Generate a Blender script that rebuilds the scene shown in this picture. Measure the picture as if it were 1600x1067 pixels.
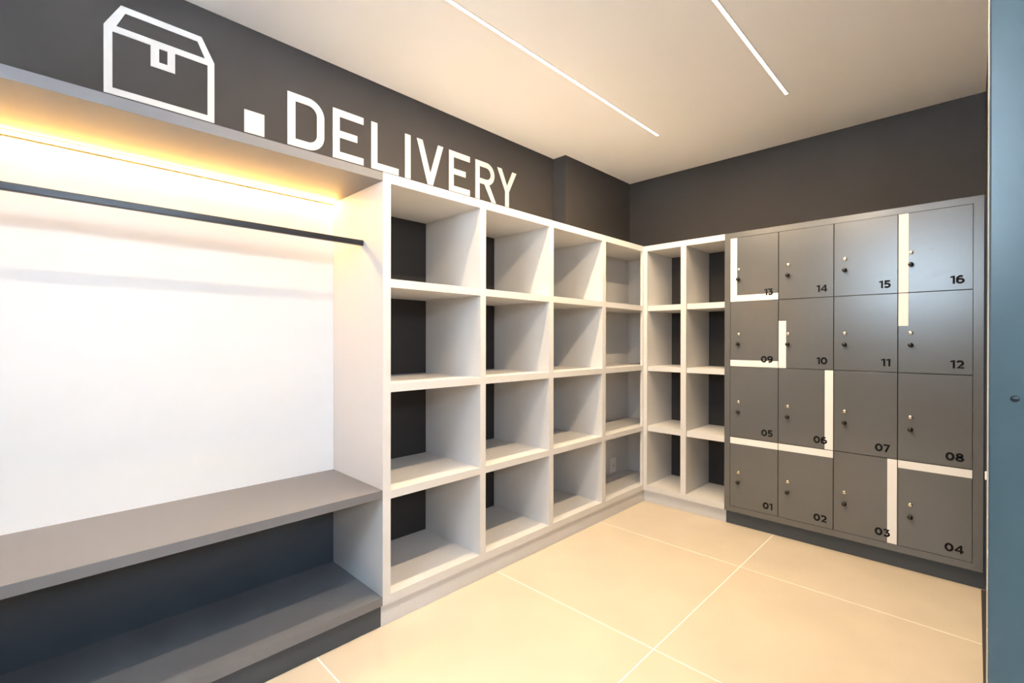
import bpy, bmesh, math, random
from mathutils import Matrix, Vector

# ------------------------------------------------------------------ clear
for o in list(bpy.data.objects):
    bpy.data.objects.remove(o, do_unlink=True)
scene = bpy.context.scene
col = scene.collection

# ------------------------------------------------------------------ camera
cam_d = bpy.data.cameras.new('camera')
cam_d.sensor_width = 36.0
cam_d.lens = 736.9 / 1600 * 36.0
cam_d.clip_start = 0.02
cam = bpy.data.objects.new('camera', cam_d)
col.objects.link(cam)
yaw, pitch, roll = (math.radians(a) for a in (44.5093, -0.1153, 0.08))
fw = Vector((-math.sin(yaw) * math.cos(pitch), math.cos(yaw) * math.cos(pitch), math.sin(pitch)))
rt = Vector((math.cos(yaw), math.sin(yaw), 0))
up = rt.cross(fw)
rt, up = rt * math.cos(roll) + up * math.sin(roll), up * math.cos(roll) - rt * math.sin(roll)
M = Matrix((rt, up, -fw)).transposed().to_4x4()
M.translation = (1.683, -3.0493, 1.148)
cam.matrix_world = M
scene.camera = cam

# ------------------------------------------------------------------ light levels
LED_CEIL = 470.0                  # radiance of the ceiling line lights
LED_NICHE = 85.0                 # radiance of the strip in the hanging niche
WARM = (1.0, 0.755, 0.475)
AMBER = (1.0, 0.50, 0.11)
DAY = (0.66, 0.82, 1.0)
DAY_STRENGTH = 22.0
w = bpy.data.worlds.new('sky')
scene.world = w
w.use_nodes = True
bg = w.node_tree.nodes['Background']
bg.inputs['Color'].default_value = (*DAY, 1)
bg.inputs['Strength'].default_value = DAY_STRENGTH

def portal(name, loc, rot, sx, sy):
    l = bpy.data.lights.new(name, 'AREA')
    l.shape = 'RECTANGLE'; l.size = sx; l.size_y = sy
    l.cycles.is_portal = True
    o = bpy.data.objects.new(name, l)
    col.objects.link(o)
    o.location = loc; o.rotation_euler = rot
portal('window_daylight_portal', (1.15, -4.75, 1.94), (-math.pi / 2, 0, math.pi), 1.10, 0.92)
portal('corridor_daylight_portal', (3.41, -3.25, 2.04), (0, math.pi / 2, 0), 0.52, 3.90)

sun_d = bpy.data.lights.new('sun', 'SUN')
sun_d.energy = 400.0
sun_d.angle = math.radians(0.53)
sun_d.color = (0.96, 0.97, 1.0)
sun = bpy.data.objects.new('sun', sun_d)
col.objects.link(sun)
sun.rotation_euler = (math.radians(-38), 0, 0)     # unseen high sun added behind the building; its paving bounce brightens the ceiling

scene.view_settings.view_transform = 'Standard'
scene.view_settings.look = 'None'
scene.view_settings.gamma = 1.0
scene.view_settings.use_curve_mapping = False
scene.view_settings.exposure = 0.08
try:
    scene.cycles.use_denoising = True
    scene.cycles.max_bounces = 14
    scene.cycles.diffuse_bounces = 8
    scene.cycles.sample_clamp_indirect = 60.0
except Exception:
    pass

# ------------------------------------------------------------------ materials
def mat(name, rgb, rough=0.5, metal=0.0, spec=0.5, var=0.0, scale=6.0, stretch=(1, 1, 1), bump=0.0, bscale=200.0):
    m = bpy.data.materials.new(name)
    m.use_nodes = True
    nt = m.node_tree
    b = nt.nodes['Principled BSDF']
    b.inputs['Base Color'].default_value = (*rgb, 1)
    b.inputs['Roughness'].default_value = rough
    b.inputs['Metallic'].default_value = metal
    b.inputs['Specular IOR Level'].default_value = spec
    tc = nt.nodes.new('ShaderNodeTexCoord')
    mp = nt.nodes.new('ShaderNodeMapping')
    mp.inputs['Scale'].default_value = stretch
    geo = nt.nodes.new('ShaderNodeNewGeometry')
    nt.links.new(geo.outputs['Position'], mp.inputs['Vector'])
    if var:
        nz = nt.nodes.new('ShaderNodeTexNoise')
        nz.inputs['Scale'].default_value = scale
        nz.inputs['Detail'].default_value = 5
        nt.links.new(mp.outputs['Vector'], nz.inputs['Vector'])
        mr = nt.nodes.new('ShaderNodeMapRange')
        mr.inputs['From Min'].default_value = 0.25
        mr.inputs['From Max'].default_value = 0.75
        mr.inputs['To Min'].default_value = 1 - var
        mr.inputs['To Max'].default_value = 1 + var
        nt.links.new(nz.outputs['Fac'], mr.inputs['Value'])
        vm = nt.nodes.new('ShaderNodeVectorMath')
        vm.operation = 'SCALE'
        vm.inputs[0].default_value = rgb
        nt.links.new(mr.outputs['Result'], vm.inputs['Scale'])
        nt.links.new(vm.outputs['Vector'], b.inputs['Base Color'])
    if bump:
        n2 = nt.nodes.new('ShaderNodeTexNoise')
        n2.inputs['Scale'].default_value = bscale
        n2.inputs['Detail'].default_value = 3
        nt.links.new(mp.outputs['Vector'], n2.inputs['Vector'])
        bp = nt.nodes.new('ShaderNodeBump')
        bp.inputs['Strength'].default_value = bump
        bp.inputs['Distance'].default_value = 0.002
        nt.links.new(n2.outputs['Fac'], bp.inputs['Height'])
        nt.links.new(bp.outputs['Normal'], b.inputs['Normal'])
    return m

def emit(name, rgb, strength):
    m = bpy.data.materials.new(name)
    m.use_nodes = True
    nt = m.node_tree
    nt.nodes.clear()
    out = nt.nodes.new('ShaderNodeOutputMaterial')
    e = nt.nodes.new('ShaderNodeEmission')
    e.inputs['Color'].default_value = (*rgb, 1)
    e.inputs['Strength'].default_value = strength
    nt.links.new(e.outputs[0], out.inputs['Surface'])
    return m

def glass(name):
    m = bpy.data.materials.new(name)
    m.use_nodes = True
    nt = m.node_tree
    nt.nodes.clear()
    out = nt.nodes.new('ShaderNodeOutputMaterial')
    t = nt.nodes.new('ShaderNodeBsdfTransparent')
    t.inputs['Color'].default_value = (0.95, 0.98, 0.98, 1)
    g = nt.nodes.new('ShaderNodeBsdfGlossy')
    g.inputs['Roughness'].default_value = 0.02
    mx = nt.nodes.new('ShaderNodeMixShader')
    mx.inputs['Fac'].default_value = 0.06
    nt.links.new(t.outputs[0], mx.inputs[1])
    nt.links.new(g.outputs[0], mx.inputs[2])
    nt.links.new(mx.outputs[0], out.inputs['Surface'])
    return m

MT = {
    'ceiling': mat('ceiling_paint', (0.92, 0.905, 0.89), 0.9, spec=0.2, var=0.01, scale=3),
    'darkwall': mat('charcoal_wall_paint', (0.035, 0.0315, 0.0305), 0.75, spec=0.35, var=0.05, scale=4, bump=0.05, bscale=350),
    'grout': mat('pale_grout', (0.95, 0.92, 0.86), 0.85),
    'tile': mat('beige_porcelain_tile', (0.625, 0.540, 0.420), 0.42, spec=0.4, var=0.06, scale=3.5),
    'grey': mat('light_grey_laminate', (0.65, 0.64, 0.635), 0.5, spec=0.4, var=0.006, scale=30, stretch=(1, 1, 0.08)),
    'white': mat('white_laminate', (0.84, 0.84, 0.84), 0.4, spec=0.4, var=0.01),
    'graphite': mat('graphite_laminate', (0.160, 0.162, 0.176), 0.36, spec=0.5, var=0.02, scale=20),
    'locker': mat('taupe_grey_locker_laminate', (0.100, 0.102, 0.106), 0.25, spec=0.95, var=0.03, scale=7),
    'plinthdark': mat('charcoal_plinth', (0.060, 0.070, 0.084), 0.5, spec=0.4, var=0.03),
    'vinyl': mat('white_vinyl', (0.50, 0.498, 0.495), 0.45, spec=0.4, var=0.015, scale=9),
    'stripe': mat('white_stripe_vinyl', (0.78, 0.775, 0.77), 0.45, spec=0.3, var=0.01, scale=9),
    'black': mat('black_vinyl', (0.004, 0.004, 0.005), 0.6, spec=0.12),
    'knob': mat('black_gloss_knob', (0.008, 0.007, 0.007), 0.22, spec=0.6),
    'brass': mat('pale_brass_lock', (0.86, 0.76, 0.56), 0.25, metal=1.0),
    'metal': mat('aluminium_profile', (0.72, 0.70, 0.67), 0.35, metal=1.0),
    'lip': mat('brown_light_block', (0.20, 0.14, 0.08), 0.5),  # shade of the gap behind the niche strip, put into the colour
    'rod': mat('black_painted_steel', (0.020, 0.023, 0.030), 0.34, spec=0.5),
    'teal': mat('dark_teal_paint', (0.056, 0.084, 0.090), 0.24, spec=0.8, var=0.05, scale=5),
    'edge': mat('pale_edge_band', (0.36, 0.33, 0.29), 0.5),
    'screw': mat('dark_screw', (0.03, 0.04, 0.045), 0.35, metal=0.6),
    'plastic': mat('white_plastic', (0.90, 0.895, 0.89), 0.35),
    'slot': mat('dark_hole', (0.02, 0.02, 0.02), 0.6),
    'trim': mat('brown_grey_trim', (0.055, 0.047, 0.041), 0.55),
    'corridor': mat('corridor_paint', (0.30, 0.30, 0.30), 0.8, var=0.02),
    'paving': mat('concrete_paving', (0.60, 0.61, 0.63), 0.8, var=0.1),
    'led': emit('ceiling_led', (1.0, 0.90, 0.74), 9.0),
    'led_niche': emit('niche_led', AMBER, LED_NICHE),
    'glass': glass('window_glass'),
}

MT['led'].cycles.emission_sampling = 'NONE'

# a locker door with hand scuffs
def scuffed(base):
    m = base.copy()
    m.name = 'scuffed_locker_laminate'
    nt = m.node_tree
    b = nt.nodes['Principled BSDF']
    src = b.inputs['Base Color'].links[0].from_socket
    geo = [n for n in nt.nodes if n.bl_idname == 'ShaderNodeNewGeometry'][0]
    def spot(cx, cz, rx, rz, rot):
        mp = nt.nodes.new('ShaderNodeMapping')
        mp.vector_type = 'TEXTURE'
        mp.inputs['Location'].default_value = (cx, 0, cz)
        mp.inputs['Rotation'].default_value = (0, rot, 0)
        mp.inputs['Scale'].default_value = (rx, 10, rz)
        nt.links.new(geo.outputs['Position'], mp.inputs['Vector'])
        g = nt.nodes.new('ShaderNodeTexGradient')
        g.gradient_type = 'SPHERICAL'
        nt.links.new(mp.outputs['Vector'], g.inputs['Vector'])
        return g.outputs['Fac']
    a = spot(1.545, 1.467, 0.065, 0.022, -0.35)
    c = spot(1.531, 1.594, 0.016, 0.004, 0.0)
    nz = nt.nodes.new('ShaderNodeTexNoise')
    nz.inputs['Scale'].default_value = 60
    nt.links.new(geo.outputs['Position'], nz.inputs['Vector'])
    mul = nt.nodes.new('ShaderNodeMath'); mul.operation = 'MULTIPLY'
    nt.links.new(a, mul.inputs[0]); nt.links.new(nz.outputs['Fac'], mul.inputs[1])
    add = nt.nodes.new('ShaderNodeMath'); add.operation = 'ADD'; add.use_clamp = True
    nt.links.new(mul.outputs[0], add.inputs[0]); nt.links.new(c, add.inputs[1])
    mx = nt.nodes.new('ShaderNodeMix'); mx.data_type = 'RGBA'
    nt.links.new(add.outputs[0], mx.inputs['Factor'])
    nt.links.new(src, mx.inputs['A'])
    mx.inputs['B'].default_value = (0.09, 0.08, 0.075, 1)
    nt.links.new(mx.outputs['Result'], b.inputs['Base Color'])
    return m
MT['scuffed'] = scuffed(MT['locker'])

# ------------------------------------------------------------------ helpers
def link(name, me, parent=None):
    o = bpy.data.objects.new(name, me)
    col.objects.link(o)
    if parent is not None:
        o.parent = parent
        # parents are unrotated; children keep world coordinates
        o.matrix_parent_inverse = Matrix.Translation(parent_world(parent)).inverted()
    return o

_loc = {}
def parent_world(p):
    return _loc.get(p.name, Vector((0, 0, 0)))

def empty(name, loc):
    o = bpy.data.objects.new(name, None)
    o.empty_display_size = 0.1
    col.objects.link(o)
    o.location = loc
    _loc[o.name] = Vector(loc)
    return o

def tag(o, label=None, cat=None, group=None, kind=None):
    if label: o['label'] = label
    if cat: o['category'] = cat
    if group: o['group'] = group
    if kind: o['kind'] = kind
    return o

def bm_box(bm, x0, x1, y0, y1, z0, z1):
    vs = [bm.verts.new((x, y, z)) for x in (x0, x1) for y in (y0, y1) for z in (z0, z1)]
    for f in ((0, 1, 3, 2), (4, 6, 7, 5), (0, 4, 5, 1), (2, 3, 7, 6), (0, 2, 6, 4), (1, 5, 7, 3)):
        bm.faces.new([vs[i] for i in f])

def finish(bm, name, material, smooth=False):
    bmesh.ops.recalc_face_normals(bm, faces=bm.faces)
    me = bpy.data.meshes.new(name)
    bm.to_mesh(me)
    bm.free()
    me.materials.append(MT[material])
    if smooth:
        for p in me.polygons:
            p.use_smooth = True
    return me

def box(name, x0, x1, y0, y1, z0, z1, material, parent=None, bevel=0.0, local=False):
    """one box; its origin sits at the centre of its base"""
    c = Vector(((x0 + x1) / 2, (y0 + y1) / 2, min(z0, z1)))
    bm = bmesh.new()
    bm_box(bm, x0 - c.x, x1 - c.x, y0 - c.y, y1 - c.y, z0 - c.z, z1 - c.z)
    if bevel:
        bmesh.ops.bevel(bm, geom=bm.edges[:], offset=bevel, segments=2, profile=0.5, affect='EDGES')
    o = link(name, finish(bm, name, material), parent)
    o.location = c
    return o

def boxes(name, lst, material, parent=None):
    bm = bmesh.new()
    for b in lst:
        bm_box(bm, *b)
    return link(name, finish(bm, name, material), parent)

def lathe(profile, seg=20):
    """profile of (radius, height) pairs turned about +Z"""
    bm = bmesh.new()
    rings = []
    for r, h in profile:
        if r < 1e-6:
            rings.append([bm.verts.new((0, 0, h))])
        else:
            rings.append([bm.verts.new((r * math.cos(2 * math.pi * i / seg), r * math.sin(2 * math.pi * i / seg), h)) for i in range(seg)])
    for a, b in zip(rings, rings[1:]):
        for i in range(seg):
            j = (i + 1) % seg
            if len(a) == 1 and len(b) == 1:
                continue
            if len(a) == 1:
                bm.faces.new((a[0], b[i], b[j]))
            elif len(b) == 1:
                bm.faces.new((a[i], a[j], b[0]))
            else:
                bm.faces.new((a[i], a[j], b[j], b[i]))
    return bm

def basis(X, Y, Z):
    return Matrix((Vector(X), Vector(Y), Vector(Z))).transposed().to_4x4()
ON_LEFT = basis((0, 1, 0), (0, 0, 1), (1, 0, 0))       # flat things on a wall that faces +x
ON_BACK = basis((1, 0, 0), (0, 0, 1), (0, -1, 0))      # flat things on a front that faces -y

def flat_shape(name, loops, thick, material, matrix):
    """filled outline with holes, given thickness, as a mesh"""
    cu = bpy.data.curves.new(name, 'CURVE')
    cu.dimensions = '2D'
    cu.fill_mode = 'BOTH'
    cu.extrude = thick / 2
    for lp in loops:
        sp = cu.splines.new('POLY')
        sp.points.add(len(lp) - 1)
        for p, q in zip(sp.points, lp):
            p.co = (q[0], q[1], thick / 2, 1)
        sp.use_cyclic_u = True
    tmp = bpy.data.objects.new(name, cu)
    col.objects.link(tmp)
    dg = bpy.context.evaluated_depsgraph_get()
    me = bpy.data.meshes.new_from_object(tmp.evaluated_get(dg))
    bpy.data.objects.remove(tmp, do_unlink=True)
    bpy.data.curves.remove(cu)
    me.transform(matrix)
    me.materials.clear()
    me.materials.append(MT[material])
    me.name = name
    return me

# ------------------------------------------------------------------ dimensions
XL, XR = -0.446, 1.718           # left and right wall faces
YB, YF = 0.380, -4.60            # back wall (lockers) and the wall behind the camera
ZC = 2.429
TW = 0.14                        # wall thickness

# ------------------------------------------------------------------ room shell
g = 0.005                        # grout joint
floor = box('floor', XL - TW, XR + TW, YF - TW, YB + TW, -0.08, -0.0010, 'grout')
tag(floor, 'floor of large square beige porcelain tiles with pale grout joints', 'floor', kind='structure')
_loc['floor'] = Vector(floor.location)
T0x, T0y, TS = 0.8307, -0.5271, 0.90
random.seed(4)
for i in range(-3, 3):
    for j in range(-6, 3):
        x0, x1 = T0x + i * TS + g / 2, T0x + (i + 1) * TS - g / 2
        y0, y1 = T0y + j * TS + g / 2, T0y + (j + 1) * TS - g / 2
        x0, x1 = max(x0, XL), min(x1, XR)
        y0, y1 = max(y0, YF), min(y1, YB)
        if x1 - x0 < 0.01 or y1 - y0 < 0.01:
            continue
        box('floor_tile', x0, x1, y0, y1, -0.010, 0.0, 'tile', floor, bevel=0.0008)

ceiling = box('ceiling', XL - TW, XR + TW, YF - TW, YB + TW, ZC, ZC + 0.10, 'ceiling')
tag(ceiling, 'smooth white painted ceiling above the lockers and shelves', 'ceiling', kind='structure')

wl = box('wall_left', XL - TW, XL, YF - TW, YB + TW, 0, ZC, 'darkwall')
tag(wl, 'charcoal painted wall carrying the white lettering', 'wall', kind='structure')
_loc['wall_left'] = Vector(wl.location)
box('pilaster', XL, -0.338, -0.468, YB, 0, ZC, 'darkwall', wl)

wb = box('wall_back', XL, XR + TW, YB, YB + TW, 0, ZC, 'darkwall')
tag(wb, 'charcoal painted wall above the numbered lockers', 'wall', kind='structure')

# right wall with the doorway the photograph is taken from
DY0, DY1, DZ = -3.22, -2.2993, 2.20
wr = boxes('wall_right', [
    (XR, XR + TW, DY1 + 0.03, YB, 0, ZC),
    (XR, XR + TW, YF - TW, DY0 - 0.03, 0, ZC),
    (XR, XR + TW, DY0, DY1, DZ, ZC)], 'darkwall')
tag(wr, 'charcoal wall to the right of the lockers with a doorway', 'wall', kind='structure')

# wall behind the camera with a high window
WX0, WX1, WZ0, WZ1 = 0.60, 1.70, 1.48, 2.40
wf = boxes('wall_front', [
    (XL, XR, YF - TW, YF, 0, WZ0),
    (XL, XR, YF - TW, YF, WZ1, ZC),
    (XL, WX0, YF - TW, YF, WZ0, WZ1),
    (WX1, XR, YF - TW, YF, WZ0, WZ1)], 'darkwall')
tag(wf, 'charcoal wall opposite the lockers with a high window', 'wall', kind='structure')
win = empty('window_1', (1.19, YF - 0.07, WZ0))
tag(win, 'high window behind the camera in the charcoal wall', 'window', kind='structure')
for a in ((WX0, WX0 + 0.04, WZ0, WZ1), (WX1 - 0.04, WX1, WZ0, WZ1), (1.17, 1.21, WZ0, WZ1)):
    box('window_frame', a[0], a[1], YF - 0.09, YF - 0.05, a[2], a[3], 'teal', win)
for a in ((WZ0, WZ0 + 0.04), (WZ1 - 0.04, WZ1)):
    box('window_frame', WX0, WX1, YF - 0.09, YF - 0.05, a[0], a[1], 'teal', win)
for a in ((WX0 + 0.04, 1.17), (1.21, WX1 - 0.04)):
    box('pane', a[0], a[1], YF - 0.072, YF - 0.068, WZ0 + 0.04, WZ1 - 0.04, 'glass', win)

pav = box('outside_paving', -40, 60, -60, 40, -0.20, -0.09, 'paving')
tag(pav, 'grey concrete paving in the corridor and outside the window', 'paving', kind='structure')

CZ0, CZ1 = 1.78, 2.30            # unseen clerestory opening of the corridor, sized for the daylight on the niche
cor = boxes('wall_corridor', [
    (3.30, 3.40, -5.30, -1.20, -0.09, CZ0),
    (3.30, 3.40, -5.30, -1.20, CZ1, 2.60),
    (XR + TW, 3.30, -5.30, -5.20, -0.09, 2.60),
    (XR + TW, 3.30, -1.30, -1.20, -0.09, 2.60),
    (XR + TW, 3.30, -5.20, -1.30, 2.45, 2.60)], 'corridor')
tag(cor, 'grey corridor walls and ceiling beyond the doorway', 'wall', kind='structure')
tr = box('trim_1', 1.704, XR, DY1 + 0.1, 0.018, 0.0, 0.004, 'trim')
tag(tr, 'narrow dark strip on the floor along the right wall', 'trim', kind='structure')

# ------------------------------------------------------------------ doorway frame
door = empty('door_1', (1.75, (DY0 + DY1) / 2, 0))
tag(door, 'dark teal door frame close to the camera at the right edge', 'door frame', kind='structure')
JX = 1.6937
box('jamb', JX, XR + TW + 0.02, DY1, DY1 + 0.06, 0, DZ + 0.06, 'teal', door, bevel=0.0015)
box('jamb', JX, XR + TW + 0.02, DY0 - 0.06, DY0, 0, DZ + 0.06, 'teal', door, bevel=0.0015)
box('door_head', JX, XR + TW + 0.02, DY0, DY1, DZ, DZ + 0.06, 'teal', door)
tag(box('edge_band', JX - 0.0008, JX, DY1 + 0.0012, DY1 + 0.055, 0, DZ + 0.05, 'edge', door), 'thin pale edge strip')
sm = lathe([(0.0, 0.0022), (0.0015, 0.0020), (0.0030, 0.0013), (0.0036, 0.0), (0.0, 0.0)], 16)
sc_me = finish(sm, 'screw_cap', 'screw', True)
sc_me.transform(ON_BACK)
sc = link('screw_cap', sc_me, door)
sc.location = (1.71376, DY1, 1.08537)

# ------------------------------------------------------------------ light grey cubby shelving on the left wall
ZT, ZB, ZIT, ZIB = 1.8176, 0.0876, 1.780, 0.1246
YA = -2.0702
dv = [(-2.0702, -2.0351), (-1.5517, -1.5170), (-1.0424, -1.0055), (-0.5205, -0.4832)]
YE = 0.277
XW = XL + 0.001
cub = empty('cubby_shelving', (-0.22, -1.0, 0))
tag(cub, 'light grey cubby shelving of sixteen open boxes below the white DELIVERY lettering', 'shelving')
box('side_panel', XW, 0, *dv[0], ZB, ZIT, 'grey', cub)
for d in dv[1:]:
    box('divider', XW, 0, *d, ZIB, ZIT, 'grey', cub)
XC = -0.290
box('top_panel', XW, 0, YA, dv[3][1], ZIT, ZT, 'grey', cub)
box('top_panel', -0.337, 0, dv[3][1], 0, ZIT, ZT, 'grey', cub)
box('bottom_panel', XW, 0, dv[0][1], dv[3][1], ZB, ZIB, 'grey', cub)
box('bottom_panel', -0.337, 0, dv[3][1], 0, ZB, ZIB, 'grey', cub)
# blind part of the corner box, behind the neighbouring unit
box('corner_panel', -0.337, -0.001, 0, YE + 0.018, ZIT, ZT, 'grey', cub)
box('corner_panel', -0.337, -0.001, 0, YE + 0.018, ZB, ZIB, 'grey', cub)
box('back_panel', -0.308, XC, dv[3][1], YE, ZIB, ZIT, 'grey', cub)
box('end_panel', -0.308, -0.001, YE, YE + 0.018, ZIB, ZIT, 'grey', cub)
box('corner_post', -0.018, 0, -0.017, -0.0, ZIB, ZIT, 'grey', cub)
LEV = [(0.509, 0.542), (0.939, 0.973), (1.362, 1.396)]
ends = [(dv[0][1], dv[1][0]), (dv[1][1], dv[2][0]), (dv[2][1], dv[3][0])]
for a in ends:
    for z in LEV:
        box('shelf', XW, 0, a[0], a[1], z[0], z[1], 'grey', cub)
for z in LEV:
    box('shelf', XC, 0, dv[3][1], -0.017, z[0], z[1], 'grey', cub)
    box('shelf', XC, -0.018, -0.017, YE, z[0], z[1], 'grey', cub)
box('plinth', -0.034, -0.0143, YA, 0.033, 0, ZB, 'grey', cub)
box('plinth', -0.034, 0.0, 0.033, 0.052, 0, ZB, 'grey', cub)

# ------------------------------------------------------------------ light grey cubby shelving on the back wall
cb2 = empty('cubby_shelving', (0.28, 0.2, 0))
tag(cb2, 'narrow light grey cubby shelving of eight open boxes beside the numbered lockers', 'shelving')
YW = YB - 0.001
XE = 0.5583
box('side_panel', 0.0, 0.0259, 0, YW, ZIB, ZIT, 'grey', cb2)
box('divider', 0.2718, 0.3090, 0, YW, ZIB, ZIT, 'grey', cb2)
box('top_panel', 0.0, XE, 0, YW, ZIT, ZT, 'grey', cb2)
box('bottom_panel', 0.0, XE, 0, YW, ZB, ZIB, 'grey', cb2)
for a in ((0.0259, 0.2718), (0.3090, XE)):
    for z in ((0.508, 0.545), (0.934, 0.967), (1.358, 1.395)):
        box('shelf', a[0], a[1], 0.014, YW, z[0], z[1], 'grey', cb2)
box('plinth', 0.0, XE, 0.033, 0.052, 0, ZB, 'grey', cb2)

# ------------------------------------------------------------------ hanging niche with bench
YN = -3.95
YS = YA - 0.0005
nic = empty('wardrobe_niche', (-0.22, -3.0, 0))
tag(nic, 'open niche with white back, graphite bench and black hanging rail', 'wardrobe')
box('top_panel', XW, 0, YN, YS, 1.7835, 1.8165, 'graphite', nic)
tag(box('back_panel', XW, XW + 0.006, YN + 0.035, YS, 0.5505, 1.7835, 'white', nic), 'bright white back panel')
box('lower_back_panel', XW, XW + 0.006, YN + 0.035, YS, 0.1235, 0.5180, 'plinthdark', nic)
box('bench_top', XW, 0.0, YN + 0.035, YS, 0.5180, 0.5505, 'graphite', nic, bevel=0.0008)
box('lower_shelf', XW, 0.0, YN + 0.035, YS, 0.0895, 0.1235, 'graphite', nic, bevel=0.0008)
box('plinth', -0.034, -0.0153, YN, YS, 0, 0.0890, 'plinthdark', nic)
box('side_panel', XW, 0.0, YN, YN + 0.035, 0.0895, 1.7835, 'grey', nic)
rail = box('hanging_rail', -0.174, -0.156, YN + 0.035, YS, 1.547, 1.569, 'rod', nic, bevel=0.002)
tag(rail, 'slim black hanging rail')
ledp = box('led_profile', -0.428, -0.404, YN + 0.036, YS - 0.001, 1.7815, 1.7835, 'metal', nic)
_loc[ledp.name] = Vector(ledp.location)
box('light_block_lip', -0.436, -0.427, YN + 0.037, YS - 0.002, 1.7735, 1.7815, 'lip', ledp)  # added lip, blocks the strip's rear light and draws the dark line
box('diffuser', -0.427, -0.405, YN + 0.037, YS - 0.002, 1.7755, 1.7815, 'led_niche', ledp)

# ------------------------------------------------------------------ numbered lockers
XL5 = 1.7098
lk = empty('locker_bank', ((XE + XL5) / 2, 0.19, 0))
tag(lk, 'taupe grey bank of sixteen numbered lockers with white stripes and black knobs', 'lockers')
dx = [0.5918 + 0.27082 * i for i in range(5)]
dz = [0.1213, 0.5525, 0.9895, 1.3885, 1.7844]
box('side_panel', XE, dx[0], 0, YW, ZB, ZT, 'locker', lk)
box('side_panel', dx[4], XL5, 0, YW, ZB, ZT, 'locker', lk)
box('top_panel', dx[0], dx[4], 0, YW, dz[4], ZT, 'locker', lk)
box('bottom_panel', dx[0], dx[4], 0, YW, ZB, dz[0], 'locker', lk)
box('back_panel', dx[0], dx[4], YW - 0.012, YW, dz[0], dz[4], 'plinthdark', lk)
for x in dx[1:4]:
    box('partition', x - 0.009, x + 0.009, 0.024, YW - 0.012, dz[0], dz[4], 'plinthdark', lk)
for z in dz[1:4]:
    for i in range(4):
        box('partition', dx[i] + (0.009 if i else 0), dx[i + 1] - (0.009 if i < 3 else 0), 0.024, YW - 0.012, z - 0.009, z + 0.009, 'plinthdark', lk)
box('plinth', XE, XR - 0.0005, 0.033, 0.052, 0, ZB, 'plinthdark', lk)
box('filler_strip', XL5, XR - 0.0005, 0.012, 0.030, ZB, ZT, 'plinthdark', lk)

kb = lathe([(0.0055, 0.0), (0.0055, 0.006), (0.0075, 0.0085), (0.0105, 0.0125), (0.0112, 0.0165), (0.0098, 0.0205), (0.0060, 0.0232), (0.0, 0.0238)], 20)
knob_me = finish(kb, 'knob', 'knob', True); knob_me.transform(ON_BACK)
lo = lathe([(0.0098, 0.0), (0.0094, 0.0022), (0.0080, 0.0036), (0.0060, 0.0044), (0.0030, 0.0049), (0.0, 0.0050)], 20)
lock_me = finish(lo, 'lock', 'brass', True); lock_me.transform(ON_BACK)
bmk = bmesh.new(); bm_box(bmk, -0.0008, 0.0008, -0.0054, -0.0046, -0.0030, 0.0030)
key_me = finish(bmk, 'keyhole', 'slot')

# ---- bold round-cornered digits, cap height 1
def ring(cx, cy, rx, ry, a0, a1, n=22):
    return [(cx + rx * math.cos(math.radians(a0 + (a1 - a0) * k / n)), cy + ry * math.sin(math.radians(a0 + (a1 - a0) * k / n))) for k in range(n + 1)]
DT = 0.235
def strip_mesh(path, closed=False, t=DT):
    n = len(path)
    L, Rr = [], []
    for k in range(n):
        p = Vector(path[k])
        a = Vector(path[(k - 1) % n]) if (closed or k > 0) else None
        b = Vector(path[(k + 1) % n]) if (closed or k < n - 1) else None
        d1 = (p - a).normalized() if a is not None else (b - p).normalized()
        d2 = (b - p).normalized() if b is not None else d1
        n1, n2 = Vector((-d1.y, d1.x)), Vector((-d2.y, d2.x))
        m = n1 + n2
        m = m.normalized() if m.length > 1e-6 else n1
        q = m * (t / 2) * min(1.0 / max(m.dot(n1), 1e-3), 1.45)
        L.append(p + q); Rr.append(p - q)
    bm = bmesh.new()
    lv = [bm.verts.new((v.x, v.y, 0)) for v in L]
    rv = [bm.verts.new((v.x, v.y, 0)) for v in Rr]
    for k in range(n if closed else n - 1):
        j = (k + 1) % n
        bm.faces.new((lv[k], lv[j], rv[j], rv[k]))
    me = bpy.data.meshes.new('digit')
    bm.to_mesh(me); bm.free()
    return me
def poly_mesh(pts, hole=None):
    bm = bmesh.new()
    es = []
    for lp in ([pts] if hole is None else [pts, hole]):
        vs = [bm.verts.new((x, y, 0)) for x, y in lp]
        es += [bm.edges.new((vs[k], vs[(k + 1) % len(vs)])) for k in range(len(vs))]
    bmesh.ops.triangle_fill(bm, edges=es, use_beauty=True)
    me = bpy.data.meshes.new('digit')
    bm.to_mesh(me); bm.free()
    return me
six = [(0.60, 0.86)] + ring(0.40, 0.50, 0.295, 0.40, 72, 180, 12)[1:] + ring(0.385, 0.335, 0.28, 0.235, 175, -185, 26)
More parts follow.
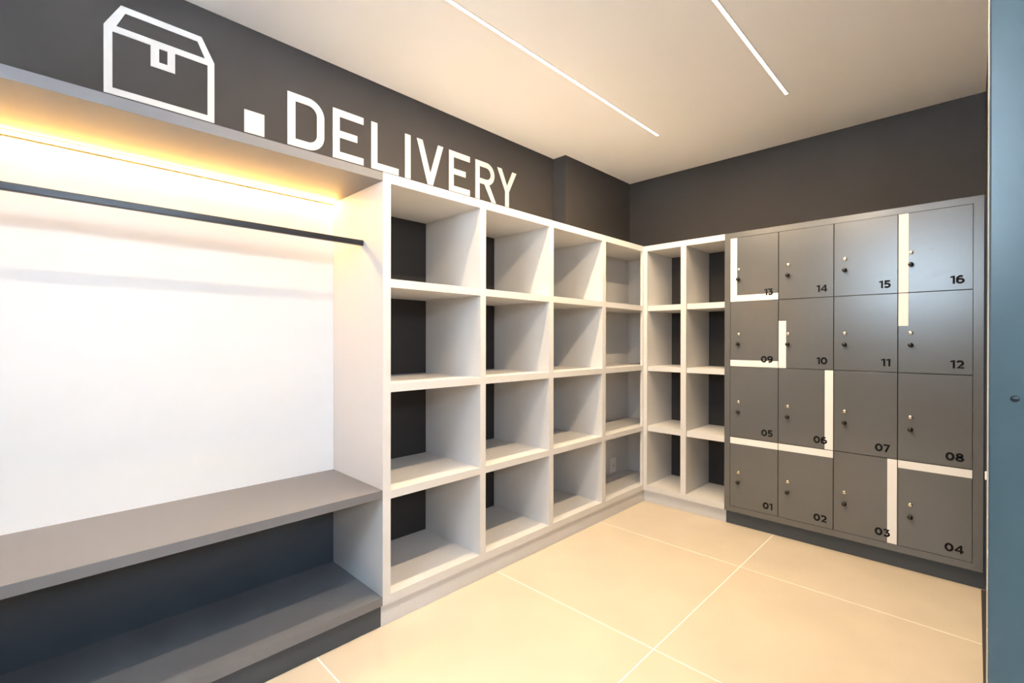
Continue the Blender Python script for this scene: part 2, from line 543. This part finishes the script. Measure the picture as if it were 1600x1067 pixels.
DIG = {
    '0': (strip_mesh(ring(0.40, 0.5, 0.30, 0.40, 0, 360 * 27 / 28, 27), True), 0.80),
    '1': (poly_mesh([(0.235, 0), (0.445, 0), (0.445, 1.0), (0.28, 1.0), (0, 0.90), (0.05, 0.735), (0.235, 0.785)]), 0.445),
    '2': (strip_mesh(ring(0.35, 0.645, 0.255, 0.255, 158, -38, 18) + [(0.175, 0.10), (0.71, 0.10)]), 0.74),
    '3': (strip_mesh([(0.05, 0.90), (0.56, 0.90), (0.33, 0.585)] + ring(0.33, 0.345, 0.265, 0.245, 78, -148, 20)), 0.70),
    '4': (poly_mesh([(0.49, 0), (0.70, 0), (0.70, 0.20), (0.83, 0.20), (0.83, 0.375), (0.70, 0.375), (0.70, 1), (0.51, 1), (0, 0.345), (0.035, 0.20), (0.49, 0.20)],
                    [(0.49, 0.375), (0.235, 0.375), (0.49, 0.71)]), 0.83),
    '5': (strip_mesh([(0.64, 0.90), (0.185, 0.90), (0.155, 0.545)] + ring(0.335, 0.335, 0.27, 0.235, 105, -150, 20)), 0.70),
    '6': (strip_mesh(six), 0.77),
    '7': (strip_mesh([(0.03, 0.90), (0.585, 0.90), (0.22, 0.0)]), 0.70),
    '8': (strip_mesh(ring(0.385, 0.735, 0.225, 0.175, -90, 269, 22) + ring(0.385, 0.30, 0.285, 0.20, 90, 449, 24)), 0.77),
    '9': (strip_mesh([(0.77 - x, 1 - y) for x, y in six]), 0.77),
}
for me, _ in DIG.values():
    me.materials.append(MT['black'])
DCAP = 0.0385
for me, _ in DIG.values():
    me.transform(Matrix.Scale(DCAP, 4))
    me.transform(ON_BACK)
GAP = 0.0017
SW = 0.0385
STR = {1: 'T', 2: 'T', 3: 'R', 4: 'T', 6: 'R', 9: 'B', 10: 'l', 12: 't', 13: 'LB', 16: 'L'}
for r in range(4):
    for c in range(4):
        n = r * 4 + c + 1
        x0, x1, z0, z1 = dx[c] + GAP, dx[c + 1] - GAP, dz[r] + GAP, dz[r + 1] - GAP
        d = box('door', x0, x1, 0.0006, 0.019, z0, z1, 'scuffed' if n == 16 else 'locker', lk, bevel=0.0005)
        _loc[d.name] = Vector(d.location)
        zm = (z0 + z1) / 2
        yf = 0.0006
        k = link('knob', knob_me, d); k.location = (x0 + 0.0485, yf, zm - 0.0600)
        l = link('lock', lock_me, d); l.location = (x0 + 0.0485, yf, zm)
        h = link('keyhole', key_me, d); h.location = (x0 + 0.0485, yf, zm)
        tx = '%02d' % n
        gapd = 0.085
        wtot = (DIG[tx[0]][1] + DIG[tx[1]][1] + gapd) * DCAP
        xr = x0 + 0.2400                      # right end of the number
        for ch, xx in ((tx[0], xr - wtot), (tx[1], xr - DIG[tx[1]][1] * DCAP)):
            t = link('digit', DIG[ch][0], d)
            t.location = (xx, yf - 0.0007, z0 + 0.0283)
        s = STR.get(n, '')
        def stripe(a0, a1, b0, b1):
            box('stripe', a0, a1, yf - 0.0004, yf, b0, b1, 'stripe', d)
        if 'L' in s: stripe(x0, x0 + SW, z0, z1)
        if 'R' in s: stripe(x1 - SW, x1, z0, z1)
        if 'T' in s: stripe(x0, x1, z1 - SW, z1)
        if 'B' in s: stripe(x0 + (SW if 'L' in s else 0), x1, z0, z0 + SW)
        if 'l' in s: stripe(x0, x0 + SW, z0, 1.264)
        if 't' in s: stripe(x0, x0 + SW, 1.224, z1)

# ------------------------------------------------------------------ ceiling line lights
def line_light(x0, x1, y0, y1, label):
    t = empty('linear_light', ((x0 + x1) / 2, (y0 + y1) / 2, ZC - 0.008))
    tag(t, label, 'light', 'linear lights set in the ceiling')
    for a in ((x0 - 0.002, x0), (x1, x1 + 0.002)):
        box('housing_edge', a[0], a[1], y0, y1, ZC - 0.0022, ZC, 'metal', t)
    box('end_cap', x0 - 0.002, x1 + 0.002, y1, y1 + 0.003, ZC - 0.0022, ZC, 'metal', t)
    box('end_cap', x0 - 0.002, x1 + 0.002, y0 - 0.003, y0, ZC - 0.0022, ZC, 'metal', t)
    box('diffuser', x0, x1, y0, y1, ZC - 0.0022, ZC - 0.0005, 'led', t)
    a = bpy.data.lights.new('led_strip', 'AREA')
    a.shape = 'RECTANGLE'; a.size = x1 - x0; a.size_y = y1 - y0
    a.color = WARM
    a.energy = LED_CEIL * math.pi * a.size * a.size_y
    ao = bpy.data.objects.new('led_strip', a)
    col.objects.link(ao)
    ao.parent = t
    ao.location = (0, 0, 0.0052)               # just under the diffuser, shining down
    return t
line_light(0.2590, 0.2730, -2.36, -0.312, 'long warm linear light on the ceiling nearer the white DELIVERY lettering')
line_light(0.9740, 0.9880, -2.36, -0.306, 'long warm linear light on the ceiling nearer the teal door frame')

# ------------------------------------------------------------------ lettering and parcel sign on the left wall
def arc(cx, cy, r, a0, a1, n=10):
    return [(cx + r * math.cos(math.radians(a0 + (a1 - a0) * i / n)), cy + r * math.sin(math.radians(a0 + (a1 - a0) * i / n))) for i in range(n + 1)]
Z0, H, S = 1.9985, 0.2305, 0.0335
def gD(w):
    r, q = 0.074, 0.074 - S
    out = [(0, 0)] + arc(w - r, r, r, -90, 0) + arc(w - r, H - r, r, 0, 90) + [(0, H)]
    inn = [(S, S)] + arc(w - r, r, q, -90, 0) + arc(w - r, H - r, q, 0, 90) + [(S, H - S)]
    return [out, inn]
def gE(w):
    m0, m1, wm = 0.1000, 0.1000 + 0.0325, w * 0.79
    return [[(0, 0), (w, 0), (w, S), (S, S), (S, m0), (wm, m0), (wm, m1), (S, m1), (S, H - S), (w, H - S), (w, H), (0, H)]]
def gL(w):
    return [[(0, 0), (w, 0), (w, S), (S, S), (S, H), (0, H)]]
def gI(w):
    return [[(0, 0), (w, 0), (w, H), (0, H)]]
def gV(w):
    c = w / 2
    return [[(c - 0.0175, 0), (c + 0.0175, 0), (w, H), (w - 0.036, H), (c, 0.062), (0.036, H), (0, H)]]
def gR(w):
    r = 0.067; q = r - S + 0.002
    yb = H - 2 * r
    bw = w * 0.92
    out = [(0, 0), (S, 0), (S, yb), (0.072, yb), (w - 0.038, 0), (w, 0), (0.112, yb + 0.004)] + arc(bw - r, H - r, r, -62, 90, 14) + [(0, H)]
    inn = [(S, yb + S - 0.002)] + arc(bw - r, H - r, q, -90, 90, 14) + [(S, H - S + 0.002)]
    return [out, inn]
def gY(w):
    c = w / 2
    return [[(c - S / 2, 0), (c + S / 2, 0), (c + S / 2, 0.095), (w, H), (w - 0.038, H), (c, 0.132), (0.038, H), (0, H), (c - S / 2, 0.095)]]
sign = empty('wall_lettering', (XL, -1.55, Z0))
tag(sign, 'white vinyl word DELIVERY on the charcoal wall above the shelving', 'sign')
for ch, y0, y1, fn in (('D', -2.274, -2.112, gD), ('E', -2.072, -1.918, gE), ('L', -1.877, -1.722, gL), ('I', -1.684, -1.650, gI),
                       ('V', -1.611, -1.436, gV), ('E', -1.395, -1.241, gE), ('R', -1.198, -1.029, gR), ('Y', -1.018, -0.846, gY)):
    o = link('letter', flat_shape('letter', fn(y1 - y0), 0.002, 'vinyl', ON_LEFT), sign)
    o.location = (XL, y0, Z0)
o = link('full_stop', flat_shape('full_stop', [[(0, 0), (0.076, 0), (0.076, 0.092), (0, 0.092)]], 0.002, 'vinyl', ON_LEFT), sign)
o.location = (XL, -2.443, Z0)

by, bz = -2.7135, 1.997
def rel(l): return [(a - by, b - bz) for a, b in l]
icon = link('parcel_pictogram', flat_shape('parcel_pictogram', [
    rel([(-2.878, 1.997), (-2.549, 1.997), (-2.549, 2.229), (-2.592, 2.314), (-2.832, 2.314), (-2.878, 2.229)]),
    rel([(-2.855, 2.020), (-2.572, 2.020), (-2.572, 2.2135), (-2.676, 2.2135), (-2.676, 2.1385), (-2.749, 2.1385), (-2.749, 2.2135), (-2.855, 2.2135)]),
    rel([(-2.724, 2.161), (-2.699, 2.161), (-2.699, 2.211), (-2.724, 2.211)]),
    rel([(-2.845, 2.236), (-2.580, 2.236), (-2.605, 2.2915), (-2.820, 2.2915)])], 0.002, 'vinyl', ON_LEFT))
icon.location = (XL, by, bz)
tag(icon, 'white outline pictogram of a closed parcel box on the charcoal wall', 'pictogram')

# ------------------------------------------------------------------ small fittings
so = empty('wall_socket', (XC, 0.055, 0.146))
tag(so, 'white wall socket in the lowest corner box of the shelving', 'socket')
box('plate', XC, XC + 0.006, 0.016, 0.094, 0.144, 0.256, 'plastic', so, bevel=0.0015)
sk = box('socket_insert', XC + 0.006, XC + 0.0085, 0.036, 0.074, 0.178, 0.222, 'plastic', so, bevel=0.001)
_loc[sk.name] = Vector(sk.location)
for yy, zz in ((0.047, 0.200), (0.063, 0.200), (0.055, 0.193)):
    box('pin_hole', XC + 0.0084, XC + 0.0088, yy - 0.0025, yy + 0.0025, zz - 0.0025, zz + 0.0025, 'slot', sk)

ft = empty('wall_fitting', (XR, -0.73, 0.665))
tag(ft, 'small white plastic fitting on the dark right wall beside the teal frame', 'fitting')
box('base_plate', XR - 0.004, XR, -0.745, -0.715, 0.665, 0.699, 'plastic', ft, bevel=0.001)
box('cap', XR - 0.011, XR - 0.004, -0.740, -0.720, 0.669, 0.695, 'plastic', ft, bevel=0.001)
